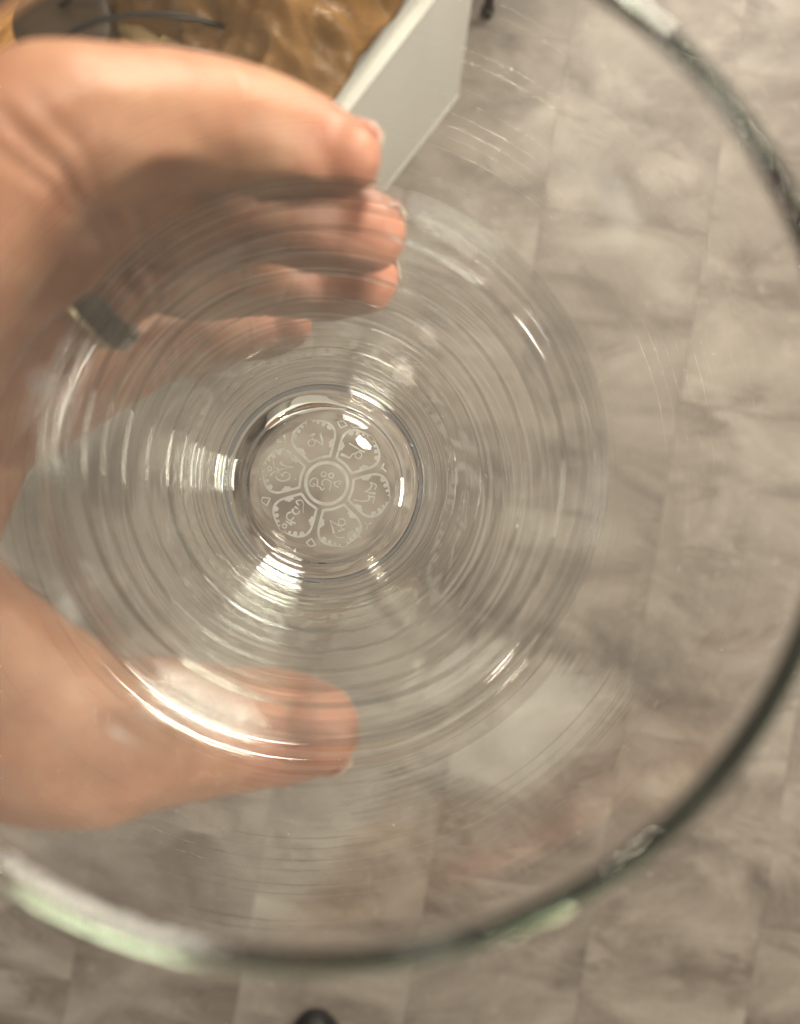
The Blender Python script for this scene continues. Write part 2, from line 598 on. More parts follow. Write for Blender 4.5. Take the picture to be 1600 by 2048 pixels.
def shoe_outline(y):      # half width along the length, y from -0.14 (heel) to 0.14 (toe)
    k = (y + 0.14) / 0.28
    w = 0.034 + 0.017 * math.sin(math.pi * min(1, max(0, (k - 0.1) / 0.9)) ** 1.2)
    if k > 0.82: w *= math.sqrt(max(0, 1 - ((k - 0.82) / 0.18) ** 2))
    if k < 0.12: w *= math.sqrt(max(0, 1 - ((0.12 - k) / 0.12) ** 2))
    return w


def shoe_part(z0, hfun, grow=0.0, nl=44, ns=18):
    bm = bmesh.new(); rings = []
    for i in range(nl + 1):
        u = 0.5 - 0.5 * math.cos(math.pi * i / nl)
        y = -0.14 + 0.28 * u
        w = shoe_outline(y) + grow
        if i in (0, nl): w = 0.0006
        h = hfun(u)
        ring = []
        for k in range(ns + 1):
            a = math.pi * k / ns
            ring.append(bm.verts.new((w * math.copysign(abs(math.cos(a)) ** 0.75, math.cos(a)), y, z0 + max(0.0006, h * math.sin(a) ** 0.7 if 0 < k < ns else 0.0))))
        rings.append(ring)
    for r0, r1 in zip(rings, rings[1:]):
        for k in range(ns):
            bm.faces.new((r0[k], r0[k + 1], r1[k + 1], r1[k]))
        bm.faces.new((r0[ns], r0[0], r1[0], r1[ns]))
    return bm


link('sole', from_bm('sole', shoe_part(0, lambda u: 0.018, 0.004)), M['sole'], shoe)
link('upper', from_bm('upper', shoe_part(0.012, lambda u: (0.062 - 0.02 * u if u < 0.55 else 0.051 - 0.028 * ((u - 0.55) / 0.45) ** 1.5) * min(1, (1.001 - u) * 14) ** 0.5 * min(1, u * 14 + .02) ** 0.5)), M['shoe'], shoe)
for k in range(4):
    yy = -0.005 + 0.016 * k
    zz = 0.067 - 0.002 * k
    link('lace', from_bm('lace', tube([Vector((0.022 * math.cos(a), yy + 0.003 * math.sin(2 * a), zz - 0.012 + 0.012 * math.sin(a))) for a in [math.pi * q / 8 for q in range(9)]], 0.0018, 8)), M['sole'], shoe)

# ------------------------------------------------------------------ the drinking glass (local frame: z up from its underside, mm -> m)
RIM_D, BASE_D = 60.4, 228.0
rimC = np.array([-4.23, 5.9, -RIM_D])
baseC = np.array([(648 - 800) / FPX * BASE_D, -(968 - 1024) / FPX * BASE_D, -BASE_D])     # inner floor
ax = rimC - baseC
LEN = float(np.linalg.norm(ax)); ax = ax / LEN
FLOOR_T = 7.5
HT = LEN + FLOOR_T
org = baseC - ax * FLOOR_T


def r_out(z):
    k = z / HT
    return 30.6 + 11.4 * k


def r_in(z):
    k = max(0, (z - FLOOR_T) / (HT - FLOOR_T))
    thick = 2.35 + 1.3 * (1 - k) ** 2.2
    return r_out(z) - thick


rg = random.Random(11)
ridges_in, ridges_out = [], []
for z0, spread, n_, a in ((121, 6, 14, 0.032), (93, 9, 6, 0.025), (64, 10, 6, 0.07), (38, 12, 12, 0.09), (22, 7, 9, 0.10), (145, 10, 2, 0.012)):
    for _ in range(n_):
        ridges_in.append((z0 + rg.gauss(0, spread * .6), a * rg.uniform(0.3, 1.2) * rg.choice((1, 1, -1)), rg.uniform(0.25, 0.6), rg.uniform(0, 6.28)))
        ridges_out.append((z0 + rg.gauss(0, spread * .8), a * rg.uniform(0.2, 0.9) * rg.choice((1, -1)), rg.uniform(0.3, 0.8), rg.uniform(0, 6.28)))


def ripple(z, th, rid):
    v = 0.0
    for z0, a, w, ph in rid:
        dz = z - z0 - 0.5 * math.sin(th + ph)
        if abs(dz) < 3.2 * w:
            v += 0.32 * a * math.exp(-(dz / w) ** 2) * (0.5 + 0.5 * math.sin(th + ph * 2)) ** 1.4 * (0.25 + 0.75 * max(0, math.cos(th - 3.7)))
    lo = max(0.0, 1 - z / 75.0)
    v += 0.007 * lo * math.sin(z * 1.9 + 0.5 * math.sin(th)) + 0.008 * lo * math.sin(z * 0.83 + 1.2 * math.sin(th + 1))
    v += 0.03 * math.sin(2 * th + z * 0.02) + 0.010 * math.sin(3 * th - z * 0.015)
    return v


SEG = 176


def z_at_px(px):
    lo, hi = 62.0, 226.0
    for _ in range(50):
        d = (lo + hi) / 2
        zz_ = (BASE_D - d) / float(ax[2]) + FLOOR_T
        if r_in(zz_) / d * FPX > px: lo = d
        else: hi = d
    return (BASE_D - lo) / float(ax[2]) + FLOOR_T


# fine raised lines left in the wall: (photo radius of the line, width mm, slope of its upper face, phase)
BEADS = sorted([(z_at_px(px), w, sl, ph) for px, w, sl, ph in ((562, .18, 36, 0.3), (549, .13, 34, 0.8), (535, .22, 37, 0.0), (517, .12, 33, 0.6), (478, .30, 36, -0.5), (440, .12, 34, 0.4), (398, .16, 36, 0.7),
                (352, .15, 33, -0.3), (312, .32, 34, -0.2), (284, .18, 32, 0.5), (264, .26, 34, 0.1), (247, .22, 32, 0.2))], reverse=True)


def bead_shape(w, sl):
    h = w / math.tan(math.radians(sl))
    pts = []
    for q in range(8):                  # upper face, slightly rounded
        f = q / 7
        pts.append((h * f + 0.10 * w * math.sin(math.pi * f), w * (1 - f)))
    for q in range(1, 6):               # steeper underside
        f = q / 5
        pts.append((h * (1 - f), -0.7 * w * f ** 0.8))
    return pts                          # (towards the axis, up)


prof = []     # (r, z, ripple weight, which)
for r, z in ((0, 2.3), (6, 2.3), (12, 2.28), (18, 2.25), (20.8, 2.2), (21.8, 2.0), (22.5, 1.6), (23.1, 1.1), (23.8, 0.6), (24.6, 0.22), (25.6, 0.03), (26.7, 0.0), (27.8, 0.16), (28.8, 0.75), (29.5, 1.6), (30.0, 2.7), (30.45, 4.2)):
    prof.append((r, z, 0, 'o'))
z = 5.5
while z < HT - 1.8:
    prof.append((r_out(z), z, min(1, (z - 5) / 6) * min(1, (HT - z) / 12), 'o'))
    z += 0.27
ro, ri, zr = r_out(HT - 1.4), r_in(HT - 1.4), HT - 1.4
rc, rr = (ro + ri) / 2, (ro - ri) / 2
for k in range(0, 17):
    a = math.pi * k / 16
    prof.append((rc + (rr + 0.12 * math.sin(a)) * math.cos(a), zr + (rr + 0.1) * math.sin(a), 0, 'r'))
z = HT - 1.8
CR = 5.0
bl = list(BEADS)
while z > FLOOR_T + CR + 0.3:
    if bl and z - 0.3 < bl[0][0] + bl[0][1]:
        zb, wb, sl, _ph = bl.pop(0)
        wg = min(1, (zb - FLOOR_T - CR) / 3) * min(1, (HT - zb) / 12)
        for br, bz in bead_shape(wb, sl):
            prof.append((r_in(zb) - br, zb + bz, wg, ('b', zb, br, bz, _ph)))
        z = zb - wb - 0.12
        continue
    prof.append((r_in(z), z, min(1, (z - FLOOR_T - CR) / 3) * min(1, (HT - z) / 12), 'i'))
    z -= 0.27
rb = r_in(FLOOR_T + CR)
for k in range(0, 15):
    a = math.pi / 2 * k / 14
    prof.append((rb - CR + CR * math.cos(a), FLOOR_T + CR - CR * math.sin(a), 0, 'i'))
for r, z in ((16.5, FLOOR_T + 0.02), (13, FLOOR_T + .06), (9, FLOOR_T + .10), (4.5, FLOOR_T + .12), (0, FLOOR_T + .13)):
    prof.append((r, z, 0, 'i'))
V, Fc, idx = [], [], []
for r, z, wgt, side in prof:
    if r < 1e-6:
        idx.append([len(V)]); V.append((0, 0, z * MM)); continue
    row = []
    for k in range(SEG):
        th = 2 * math.pi * k / SEG
        rr_ = r + (wgt * ripple(z, th, ridges_out if side == 'o' else ridges_in) if wgt > 0 else 0)
        if isinstance(side, tuple):          # a fine raised line that swells and fades round the glass
            _, zb, br, bz, ph = side
            _c = math.cos(th - math.radians(212) + 0.4 * ph)
            fade = 0.02 + 0.98 * max(_c, -0.05 * _c) ** 1.2 * (0.85 + 0.15 * math.sin(5 * th + 9 * ph))
            zw = zb + 0.04 * math.sin(th + 5 * ph)
            rr_ = r_in(zw) + wgt * ripple(zw, th, ridges_in) - br * fade
            row.append(len(V)); V.append((rr_ * math.cos(th) * MM, rr_ * math.sin(th) * MM, (zw + bz * fade) * MM)); continue
        row.append(len(V)); V.append((rr_ * math.cos(th) * MM, rr_ * math.sin(th) * MM, z * MM))
    idx.append(row)
for a, b_ in zip(idx, idx[1:]):
    for k in range(SEG):
        k2 = (k + 1) % SEG
        if len(a) == 1: Fc.append((a[0], b_[k2], b_[k]))
        elif len(b_) == 1: Fc.append((a[k], a[k2], b_[0]))
        else: Fc.append((a[k], a[k2], b_[k2], b_[k]))
glass = empty('drinking_glass')
tag(glass, 'tall clear drinking glass with engraved lotus medallion in its base, held in the hand', 'drinking glass')
zax = Vector(ax)
xax = (Vector((1, 0, 0)) - zax * zax.x).normalized()
yax = zax.cross(xax)
gm = Matrix((( xax.x, yax.x, zax.x, org[0] * MM), (xax.y, yax.y, zax.y, org[1] * MM), (xax.z, yax.z, zax.z, org[2] * MM + H), (0, 0, 0, 1)))
glass.matrix_world = gm
xax_, yax_ = tuple(xax), tuple(yax)
gme = mesh('glass_body', V, Fc)
bmn = bmesh.new(); bmn.from_mesh(gme); bmesh.ops.recalc_face_normals(bmn, faces=bmn.faces[:]); bmn.to_mesh(gme); bmn.free()
link('glass_body', gme, M['glass'], glass)

# ---- dried smears and lamp glints painted as white patches on the inside wall
def mat_smear_glint():
    t = NT('dried_smear_glint')
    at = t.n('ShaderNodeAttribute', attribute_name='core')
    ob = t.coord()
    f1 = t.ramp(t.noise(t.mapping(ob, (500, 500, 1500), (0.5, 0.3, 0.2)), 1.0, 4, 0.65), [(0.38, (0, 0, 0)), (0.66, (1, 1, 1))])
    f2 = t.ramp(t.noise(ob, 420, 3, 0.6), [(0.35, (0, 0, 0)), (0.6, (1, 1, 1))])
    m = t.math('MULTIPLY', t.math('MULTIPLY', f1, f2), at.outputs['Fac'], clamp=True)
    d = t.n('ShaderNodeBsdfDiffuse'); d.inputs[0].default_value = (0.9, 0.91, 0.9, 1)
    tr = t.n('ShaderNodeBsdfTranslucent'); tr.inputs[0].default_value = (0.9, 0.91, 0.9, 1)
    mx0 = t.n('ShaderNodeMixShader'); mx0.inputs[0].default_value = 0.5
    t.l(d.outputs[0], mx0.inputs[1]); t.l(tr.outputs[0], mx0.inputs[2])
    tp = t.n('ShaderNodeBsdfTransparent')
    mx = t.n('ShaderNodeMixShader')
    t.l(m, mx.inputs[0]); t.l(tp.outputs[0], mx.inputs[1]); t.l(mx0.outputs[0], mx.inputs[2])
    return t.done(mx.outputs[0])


M['smear_glint'] = mat_smear_glint()
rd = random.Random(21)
WALL_MARKS = [(70, 760, 2.6, 3.2), (45, 830, 2.2, .8), (250, 690, 1.5, 2.4), (178, 1150, 2.6, 2.6), (135, 1225, 2.6, 3.0), (262, 1280, 1.2, .6), (465, 1287, 1.5, 1.2), (420, 1312, 1.9, .8),
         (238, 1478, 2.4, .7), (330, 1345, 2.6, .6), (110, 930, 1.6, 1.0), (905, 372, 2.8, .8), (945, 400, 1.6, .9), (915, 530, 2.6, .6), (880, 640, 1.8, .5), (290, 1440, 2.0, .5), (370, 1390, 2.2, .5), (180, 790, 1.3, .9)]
for (u, v, la, lz) in WALL_MARKS:
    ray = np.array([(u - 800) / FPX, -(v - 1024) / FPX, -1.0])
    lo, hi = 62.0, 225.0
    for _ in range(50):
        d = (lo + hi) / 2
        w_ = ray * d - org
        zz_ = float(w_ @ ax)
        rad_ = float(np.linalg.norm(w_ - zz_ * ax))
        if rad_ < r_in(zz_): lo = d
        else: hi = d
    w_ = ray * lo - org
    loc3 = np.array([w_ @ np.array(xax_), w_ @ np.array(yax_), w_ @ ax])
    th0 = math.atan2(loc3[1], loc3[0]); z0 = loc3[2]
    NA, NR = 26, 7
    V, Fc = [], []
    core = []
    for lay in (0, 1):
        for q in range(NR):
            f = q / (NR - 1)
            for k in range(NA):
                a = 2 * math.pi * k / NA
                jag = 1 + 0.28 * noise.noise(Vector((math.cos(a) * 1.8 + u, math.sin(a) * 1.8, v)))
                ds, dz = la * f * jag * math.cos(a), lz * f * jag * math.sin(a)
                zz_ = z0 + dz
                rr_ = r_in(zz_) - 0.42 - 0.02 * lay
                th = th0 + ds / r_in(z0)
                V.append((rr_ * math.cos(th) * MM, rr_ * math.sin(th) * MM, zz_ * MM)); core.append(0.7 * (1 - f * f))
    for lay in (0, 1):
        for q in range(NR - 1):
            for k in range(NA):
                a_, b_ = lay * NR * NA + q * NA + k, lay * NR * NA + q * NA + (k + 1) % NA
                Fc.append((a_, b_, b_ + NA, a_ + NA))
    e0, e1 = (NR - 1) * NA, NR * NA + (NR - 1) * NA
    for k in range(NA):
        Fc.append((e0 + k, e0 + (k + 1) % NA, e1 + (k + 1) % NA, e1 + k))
    me = mesh('smear_glint', V, Fc)
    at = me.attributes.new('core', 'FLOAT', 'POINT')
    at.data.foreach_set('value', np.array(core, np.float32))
    link('smear_glint', me, M['smear_glint'], glass)

# ---- engraved medallion on the bowl's floor; strokes traced in units of 1/5.714 photo pixel
MS = 0.0252
MC = (766, 782)
ETZ0, ETZ1 = FLOOR_T + 0.19, FLOOR_T + 0.26     # on the floor of the bowl
MX, MY, MSC = 0.75, 0.2, 1.04      # offset (mm) and scale of the medallion


def mpt(x, y):
    return ((x - MC[0]) * MS * MSC + MX, -(y - MC[1]) * MS * MSC + MY)


def smooth_line(pts, closed=False, sub=5):
    n = len(pts)
    if n < 3: return [tuple(p) for p in pts]
    out = []
    rng = range(n) if closed else range(n - 1)
    for i in rng:
        g = (lambda k: pts[k % n]) if closed else (lambda k: pts[min(n - 1, max(0, k))])
        p0, p1, p2, p3 = g(i - 1), g(i), g(i + 1), g(i + 2)
        for s in range(sub):
            t = s / sub
            out.append(tuple(0.5 * (2 * b + (c - a) * t + (2 * a - 5 * b + 4 * c - d) * t * t + (3 * b - a - 3 * c + d) * t ** 3) for a, b, c, d in zip(p0, p1, p2, p3)))
    if not closed: out.append(tuple(pts[-1]))
    return out


_lay = [0]


def ribbon(bm, pts, closed=False, sub=5):
    """pts: (x, y, width) in traced units; adds a thin raised stroke"""
    q = smooth_line(pts, closed, sub) if sub > 1 else pts
    n = len(q)
    _lay[0] = (_lay[0] + 1) % 9
    z0, z1 = (ETZ0 - 0.004 * _lay[0]) * MM, (ETZ1 - 0.004 * _lay[0]) * MM
    rows = []
    for i in range(n):
        a = q[(i - 1) % n] if closed else q[max(0, i - 1)]
        c = q[(i + 1) % n] if closed else q[min(n - 1, i + 1)]
        tx, ty = c[0] - a[0], c[1] - a[1]
        L = math.hypot(tx, ty) or 1
        nx, ny = -ty / L, tx / L
        w = q[i][2] / 2
        L_, R_ = mpt(q[i][0] + nx * w, q[i][1] + ny * w), mpt(q[i][0] - nx * w, q[i][1] - ny * w)
        rows.append([bm.verts.new((L_[0] * MM, L_[1] * MM, z1)), bm.verts.new((R_[0] * MM, R_[1] * MM, z1)),
                     bm.verts.new((R_[0] * MM, R_[1] * MM, z0)), bm.verts.new((L_[0] * MM, L_[1] * MM, z0))])
    for i in range(n if closed else n - 1):
        r0, r1 = rows[i], rows[(i + 1) % n]
        for k in range(4):
            bm.faces.new((r0[k], r0[(k + 1) % 4], r1[(k + 1) % 4], r1[k]))
    if not closed:
        bm.faces.new(rows[0]); bm.faces.new(rows[-1])


def disc(bm, x, y, r, seg=14):
    _lay[0] = (_lay[0] + 1) % 9
    z0, z1 = (ETZ0 - 0.004 * _lay[0]) * MM, (ETZ1 - 0.004 * _lay[0]) * MM
    rg_ = []
    for zz in (z1, z0):
        rg_.append([bm.verts.new((*(c * MM for c in mpt(x + r * math.cos(2 * math.pi * k / seg), y + r * math.sin(2 * math.pi * k / seg))), zz)) for k in range(seg)])
    bm.faces.new(rg_[0]); bm.faces.new(rg_[1])
    for k in range(seg):
        bm.faces.new((rg_[0][k], rg_[0][(k + 1) % seg], rg_[1][(k + 1) % seg], rg_[1][k]))


def ring(bm, x, y, r, w, seg=20):
    ribbon(bm, [(x + r * math.cos(2 * math.pi * k / seg), y + r * math.sin(2 * math.pi * k / seg), w) for k in range(seg)], True, 1)


def W_(pts, w0, w1=None):
    w1 = w0 if w1 is None else w1
    n = len(pts) - 1
    return [(x, y, w0 + (w1 - w0) * i / max(1, n)) for i, (x, y) in enumerate(pts)]


medal = empty('medallion'); medal.parent = glass
tag(medal, 'etched lotus medallion with six lettered petals')
bm = bmesh.new(); ring(bm, *MC, 226, 36, 72)
link('centre_ring', from_bm('centre_ring', bm), M['etch'], medal, smooth=False)
for k in range(6):
    A = math.radians(45.5 + 60 * k)

    def loc(r, deg, A=A):
        a = A + math.radians(deg)
        return (MC[0] + r * math.cos(a), MC[1] - r * math.sin(a))

    def side(s, off, sg, A=A):           # along the separator, off = distance from it towards the petal axis
        a = A + sg * math.radians(30)
        ux, uy = math.cos(a), math.sin(a)
        px, py = ux * s + sg * uy * off, uy * s - sg * ux * off
        return (MC[0] + px, MC[1] - py)
    bm = bmesh.new()
    wv = 33
    for sg in (-1, 1):
        path = [side(285, 36, sg), side(380, 36, sg), side(470, 37, sg), side(540, 45, sg), side(600, 80, sg), loc(652, sg * 17), loc(676, sg * 11), loc(694, sg * 5.5), loc(716, sg * 0.4)]
        ribbon(bm, [(x, y, w) for (x, y), w in zip(path, (28, 27, 26, 27, 28, 26, 20, 13, 5))])
        for s, off, r in ((404, 58, 19), (438, 66, 23), (470, 57, 14)):
            disc(bm, *side(s, off, sg), r)
        for r, dg, rad in ((612, 18.5, 29), (640, 12.5, 23), (664, 7.6, 16), (684, 3.5, 10)):
            disc(bm, *loc(r, sg * dg), rad)
    arc = [side(288, 42, -1)] + [loc(288 if abs(d_) < 18 else 292, d_) for d_ in range(-18, 19, 6)] + [side(288, 42, 1)]
    ribbon(bm, [(x, y, 28) for x, y in arc], sub=3)
    link('petal', from_bm('petal', bm), M['etch'], medal, smooth=False)

SYL = [
    # centre
    ([('r', 733, 683, 26, 14), ('r', 817, 697, 26, 14)],
     [([(655, 725), (610, 735), (585, 770), (590, 805), (620, 815), (636, 795), (618, 785)], 14, 10), ([(664, 735), (668, 780), (660, 810), (690, 820), (715, 855), (745, 830)], 18, 10),
      ([(735, 800), (715, 790), (720, 760), (750, 740), (790, 750), (815, 775), (803, 830), (795, 862)], 15, 8), ([(840, 770), (875, 764), (908, 756), (922, 770), (900, 795)], 12, 14), ([(855, 775), (858, 805), (896, 830)], 13, 10)]),
    ([('r', 603, 345, 36, 14)], [([(697, 235), (715, 300), (730, 368)], 30, 8), ([(568, 272), (642, 246)], 22, 18), ([(608, 275), (614, 305)], 14, 10), ([(614, 305), (665, 328), (730, 370)], 15, 8)]),
    ([('r', 152, 625, 22, 11)], [([(266, 552), (300, 588), (412, 606)], 30, 8), ([(412, 608), (310, 622), (243, 645)], 8, 24), ([(240, 612), (242, 668)], 22, 26),
      ([(215, 712), (245, 745), (300, 757), (358, 735), (370, 690), (332, 664), (296, 680), (290, 706), (262, 676)], 18, 12), ([(194, 520), (198, 580), (216, 628)], 16, 10), ([(160, 705), (180, 672), (216, 652)], 18, 10), ([(415, 738), (432, 734), (436, 742)], 8, 8)]),
    ([('r', 1112, 475, 36, 13)], [([(1010, 345), (1060, 375), (1115, 408)], 16, 14), ([(920, 462), (1022, 508)], 32, 18), ([(1020, 505), (1048, 464), (1100, 446)], 10, 12), ([(1115, 418), (1182, 440)], 18, 24), ([(1188, 350), (1212, 385), (1192, 422)], 12, 18)]),
    ([], [([(1240, 770), (1256, 802), (1230, 848), (1180, 868)], 16, 10), ([(1240, 770), (1305, 800), (1290, 852)], 14, 12), ([(1180, 868), (1240, 886), (1298, 892)], 8, 26), ([(1213, 905), (1252, 936)], 16, 10),
          ([(1222, 912), (1228, 958), (1180, 976), (1110, 970), (1062, 962)], 22, 10), ([(1236, 928), (1284, 930), (1268, 1004)], 12, 10)]),
    ([('r', 930, 1205, 37, 15)], [([(802, 1186), (828, 1260), (845, 1330)], 8, 26), ([(802, 1184), (850, 1214), (905, 1248)], 10, 18), ([(915, 1250), (932, 1276), (965, 1284)], 13, 16), ([(888, 1304), (962, 1286)], 22, 14), ([(853, 1352), (900, 1375), (962, 1368)], 9, 12)]),
    ([('r', 312, 1245, 22, 14)], [([(326, 1192), (360, 1214), (392, 1236)], 14, 22), ([(372, 1198), (432, 1218)], 24, 22), ([(386, 1093), (346, 1110), (335, 1150), (358, 1182), (394, 1176), (408, 1146)], 20, 14),
      ([(412, 1058), (396, 1080), (420, 1112), (456, 1112), (474, 1078)], 20, 16), ([(422, 1036), (462, 1062)], 24, 10), ([(466, 1022), (440, 990), (452, 970), (490, 968), (515, 1000), (511, 1060), (516, 1102)], 18, 8)]),
]
for rings_, strokes in SYL:
    bm = bmesh.new()
    for _, x, y, r, w in rings_:
        ring(bm, x, y, r, w)
    for pts, w0, w1 in strokes:
        ribbon(bm, W_(pts, w0, w1))
    link('syllable', from_bm('syllable', bm), M['etch'], medal, smooth=False)
MARKS = [
    ([([(306, 262), (318, 300), (322, 342)], 24, 20), ([(328, 342), (285, 334), (225, 338)], 18, 16), ([(240, 312), (236, 338)], 16, 14)], []),
    ([([(1392, 562), (1368, 618)], 18, 16), ([(1362, 612), (1388, 628), (1416, 656)], 20, 14)], []),
    ([([(1182, 1214), (1212, 1226), (1252, 1215)], 10, 12), ([(1210, 1224), (1203, 1284)], 14, 12)], []),
    ([], [[(883, 112), (950, 106), (990, 150), (918, 178)]]),
    ([], [[(546, 1424), (600, 1382), (645, 1450), (588, 1470)]]),
    ([], [[(76, 935), (160, 946), (122, 1026), (70, 985)]]),
]
for st, quads in MARKS:
    bm = bmesh.new()
    for pts, w0, w1 in st:
        ribbon(bm, W_(pts, w0, w1))
    for q in quads:
        ribbon(bm, [(x, y, 17) for a, b_ in zip(q, q[1:] + q[:1]) for x, y in [(a[0] + (b_[0] - a[0]) * t, a[1] + (b_[1] - a[1]) * t) for t in (0, .34, .67)]], True, 1)
    link('edge_mark', from_bm('edge_mark', bm), M['etch'], medal, smooth=False)
bm = bmesh.new()
ring(bm, 1040, 1352, 44, 9); ring(bm, 1040, 1352, 20, 8)
ribbon(bm, W_([(1082, 1300), (1108, 1330), (1130, 1372)], 14, 14)); ribbon(bm, W_([(1078, 1285), (1110, 1272), (1140, 1310)], 12, 10))
link('maker_mark', from_bm('maker_mark', bm), M['etch'], medal, smooth=False)


# ------------------------------------------------------------------ the hand
def axis_xy(d):
    t = (d - RIM_D) / (BASE_D - RIM_D)
    return rimC[:2] + t * (baseC[:2] - rimC[:2])


def rout_d(d):
    return r_out((BASE_D - d) / float(ax[2]) + FLOOR_T)


def touch(u, v, r, shift=4.5, press=0.92):
    """centre of a finger of radius r that lies against the glass and is seen at (u, v); shift = lift by refraction in the wall"""
    lo, hi = 61.0, 231.0
    for _ in range(50):
        m = (lo + hi) / 2
        xy = np.array([(u - 800) / FPX * m, -(v - 1024) / FPX * m])
        if np.linalg.norm(xy - axis_xy(m)) - rout_d(m) - r * press < 0: lo = m
        else: hi = m
    return np.array([(u - 800) / FPX * lo, -(v - 1024) / FPX * lo, -lo + shift, r])


def pt(x, y, d, r):
    return np.array([x, y, -d, r], float)


CH_ = {}
CH_['index'] = [pt(-67, 0, 93, 11.5), pt(-59, 19, 90, 10), touch(72, 312, 9.2, 3.5, 1.0), touch(240, 258, 8.6, 3.5), touch(430, 258, 8.3, 3.5), touch(580, 288, 7.5, 3.8), touch(672, 318, 6.0, 4), touch(708, 322, 4.5, 4)]
CH_['middle'] = [pt(-74, 8, 111, 11.5), pt(-60, 29, 107, 10.2), touch(220, 405, 9.4, 4, 1.0), touch(380, 405, 9.8, 4), touch(540, 418, 9.2, 4.5), touch(665, 448, 8.3, 4.8), touch(745, 470, 6.8, 5)]
CH_['ring'] = [pt(-78, 10, 129, 11), pt(-63, 27, 127, 9.6), touch(260, 535, 9.0, 4.5, 1.05), touch(390, 535, 9.2, 5), touch(530, 543, 8.7, 5), touch(655, 558, 7.9, 5.3), touch(742, 563, 6.4, 5.5)]
CH_['little'] = [pt(-80, 14, 150, 10.5), pt(-66, 22, 152, 8.8), touch(300, 705, 7.6, 5, 1.15), touch(385, 680, 7.6, 5.5, 1.0), touch(460, 662, 7.3, 5.5), touch(535, 650, 6.7, 5.5), touch(584, 642, 5.6, 5.5)]
CH_['thumb'] = [pt(-94, -36, 122, 16), pt(-68, -26, 111, 14), touch(150, 1475, 12.0, 3.5, 1.0), touch(300, 1470, 11.0, 4), touch(440, 1462, 10.4, 4.5), touch(560, 1460, 9.6, 4.5), touch(640, 1458, 7.6, 5)]
WR = [pt(-122, -58, 118, 17), pt(-124, -62, 130, 18), pt(-126, -62, 142, 17)]
CH_['palm1'] = [CH_['index'][0], pt(-82, -20, 100, 13), pt(-104, -42, 112, 15), WR[0]]
CH_['palm2'] = [CH_['middle'][0], pt(-90, -16, 116, 13), pt(-108, -40, 122, 15), WR[1]]
CH_['palm3'] = [CH_['ring'][0], pt(-93, -14, 131, 13), pt(-110, -38, 133, 15), WR[1]]
CH_['palm4'] = [CH_['little'][0], pt(-93, -12, 148, 13), pt(-110, -38, 145, 15), WR[2]]
CH_['web'] = [CH_['index'][0], pt(-60, -8, 99, 8.0), pt(-56, -17, 104, 9), CH_['thumb'][2]]
CH_['web2'] = [pt(-74, 0, 98, 10), pt(-70, -14, 104, 11), pt(-66, -24, 109, 13)]
CH_['arm1'] = [WR[0], pt(-150, -92, 124, 20), pt(-185, -140, 132, 25), pt(-225, -200, 142, 30)]
CH_['arm2'] = [WR[2], pt(-152, -94, 140, 20), pt(-188, -142, 146, 25), pt(-228, -202, 152, 30)]


def spline(ctrl, step=1.0):
    C = np.array(ctrl)
    n = len(C)
    out = []
    for i in range(n - 1):
        p0, p1, p2, p3 = C[max(0, i - 1)], C[i], C[i + 1], C[min(n - 1, i + 2)]
        m = max(2, int(np.linalg.norm(p2[:3] - p1[:3]) / step))
        for s in range(m):
            t = s / m
            out.append(0.5 * (2 * p1 + (p2 - p0) * t + (2 * p0 - 5 * p1 + 4 * p2 - p3) * t * t + (3 * p1 - p0 - 3 * p2 + p3) * t ** 3))
    out.append(C[-1])
    return np.array(out)


ico = bmesh.new(); bmesh.ops.create_icosphere(ico, subdivisions=2, radius=1.0)
IV = np.array([v.co[:] for v in ico.verts]); IF = np.array([[v.index for v in f.verts] for f in ico.faces]); ico.free()
sph = []
curves = {}
for nm, ctrl in CH_.items():
    c = spline(ctrl)
    curves[nm] = c
    sph.extend(c.tolist())
# soft pads on the palm side of each phalanx (towards the glass)
for nm in ('index', 'middle', 'ring', 'little', 'thumb'):
    C = CH_[nm]
    segs = ((2, 4, 0.3), (4, 6, 0.34)) if nm != 'thumb' else ((2, 4, 0.25), (4, 6, 0.3))
    for a, b_, k in segs:
        for t in np.linspace(0.28, 0.75, 7):
            q = C[a] * (1 - t) + C[b_] * t if a + 1 == b_ else (C[a] * (1 - 2 * t) + C[a + 1] * 2 * t if t < .5 else C[a + 1] * (2 - 2 * t) + C[b_] * (2 * t - 1))
            d = -q[2]
            inw = np.append(axis_xy(d), 0) - np.array([q[0], q[1], 0]); inw /= np.linalg.norm(inw)
            bell = math.sin(math.pi * (t - 0.1) / 0.85)
            sph.append([*(q[:3] + inw * q[3] * k * bell), q[3] * 0.84])
sph = np.array(sph)
VV = (IV[None] * sph[:, None, 3:4] + sph[:, None, :3]).reshape(-1, 3) * MM
FF = (IF[None] + (np.arange(len(sph)) * len(IV))[:, None, None]).reshape(-1, 3)
raw = bpy.data.meshes.new('hand_raw')
raw.vertices.add(len(VV)); raw.vertices.foreach_set('co', VV.ravel())
raw.loops.add(FF.size); raw.loops.foreach_set('vertex_index', FF.ravel().astype(np.int32))
raw.polygons.add(len(FF)); raw.polygons.foreach_set('loop_start', (np.arange(len(FF)) * 3).astype(np.int32))
raw.update(calc_edges=True)
tmp = bpy.data.objects.new('tmp_hand', raw); COL.objects.link(tmp)
rm = tmp.modifiers.new('r', 'REMESH'); rm.mode = 'VOXEL'; rm.voxel_size = 0.95 * MM
sm = tmp.modifiers.new('s', 'SMOOTH'); sm.factor = 0.5; sm.iterations = 7
dg = bpy.context.evaluated_depsgraph_get()
hand_me = bpy.data.meshes.new_from_object(tmp.evaluated_get(dg))
hand_me.name = 'hand'
bpy.data.objects.remove(tmp)
co = np.empty(len(hand_me.vertices) * 3); hand_me.vertices.foreach_get('co', co)
co = co.reshape(-1, 3) / MM
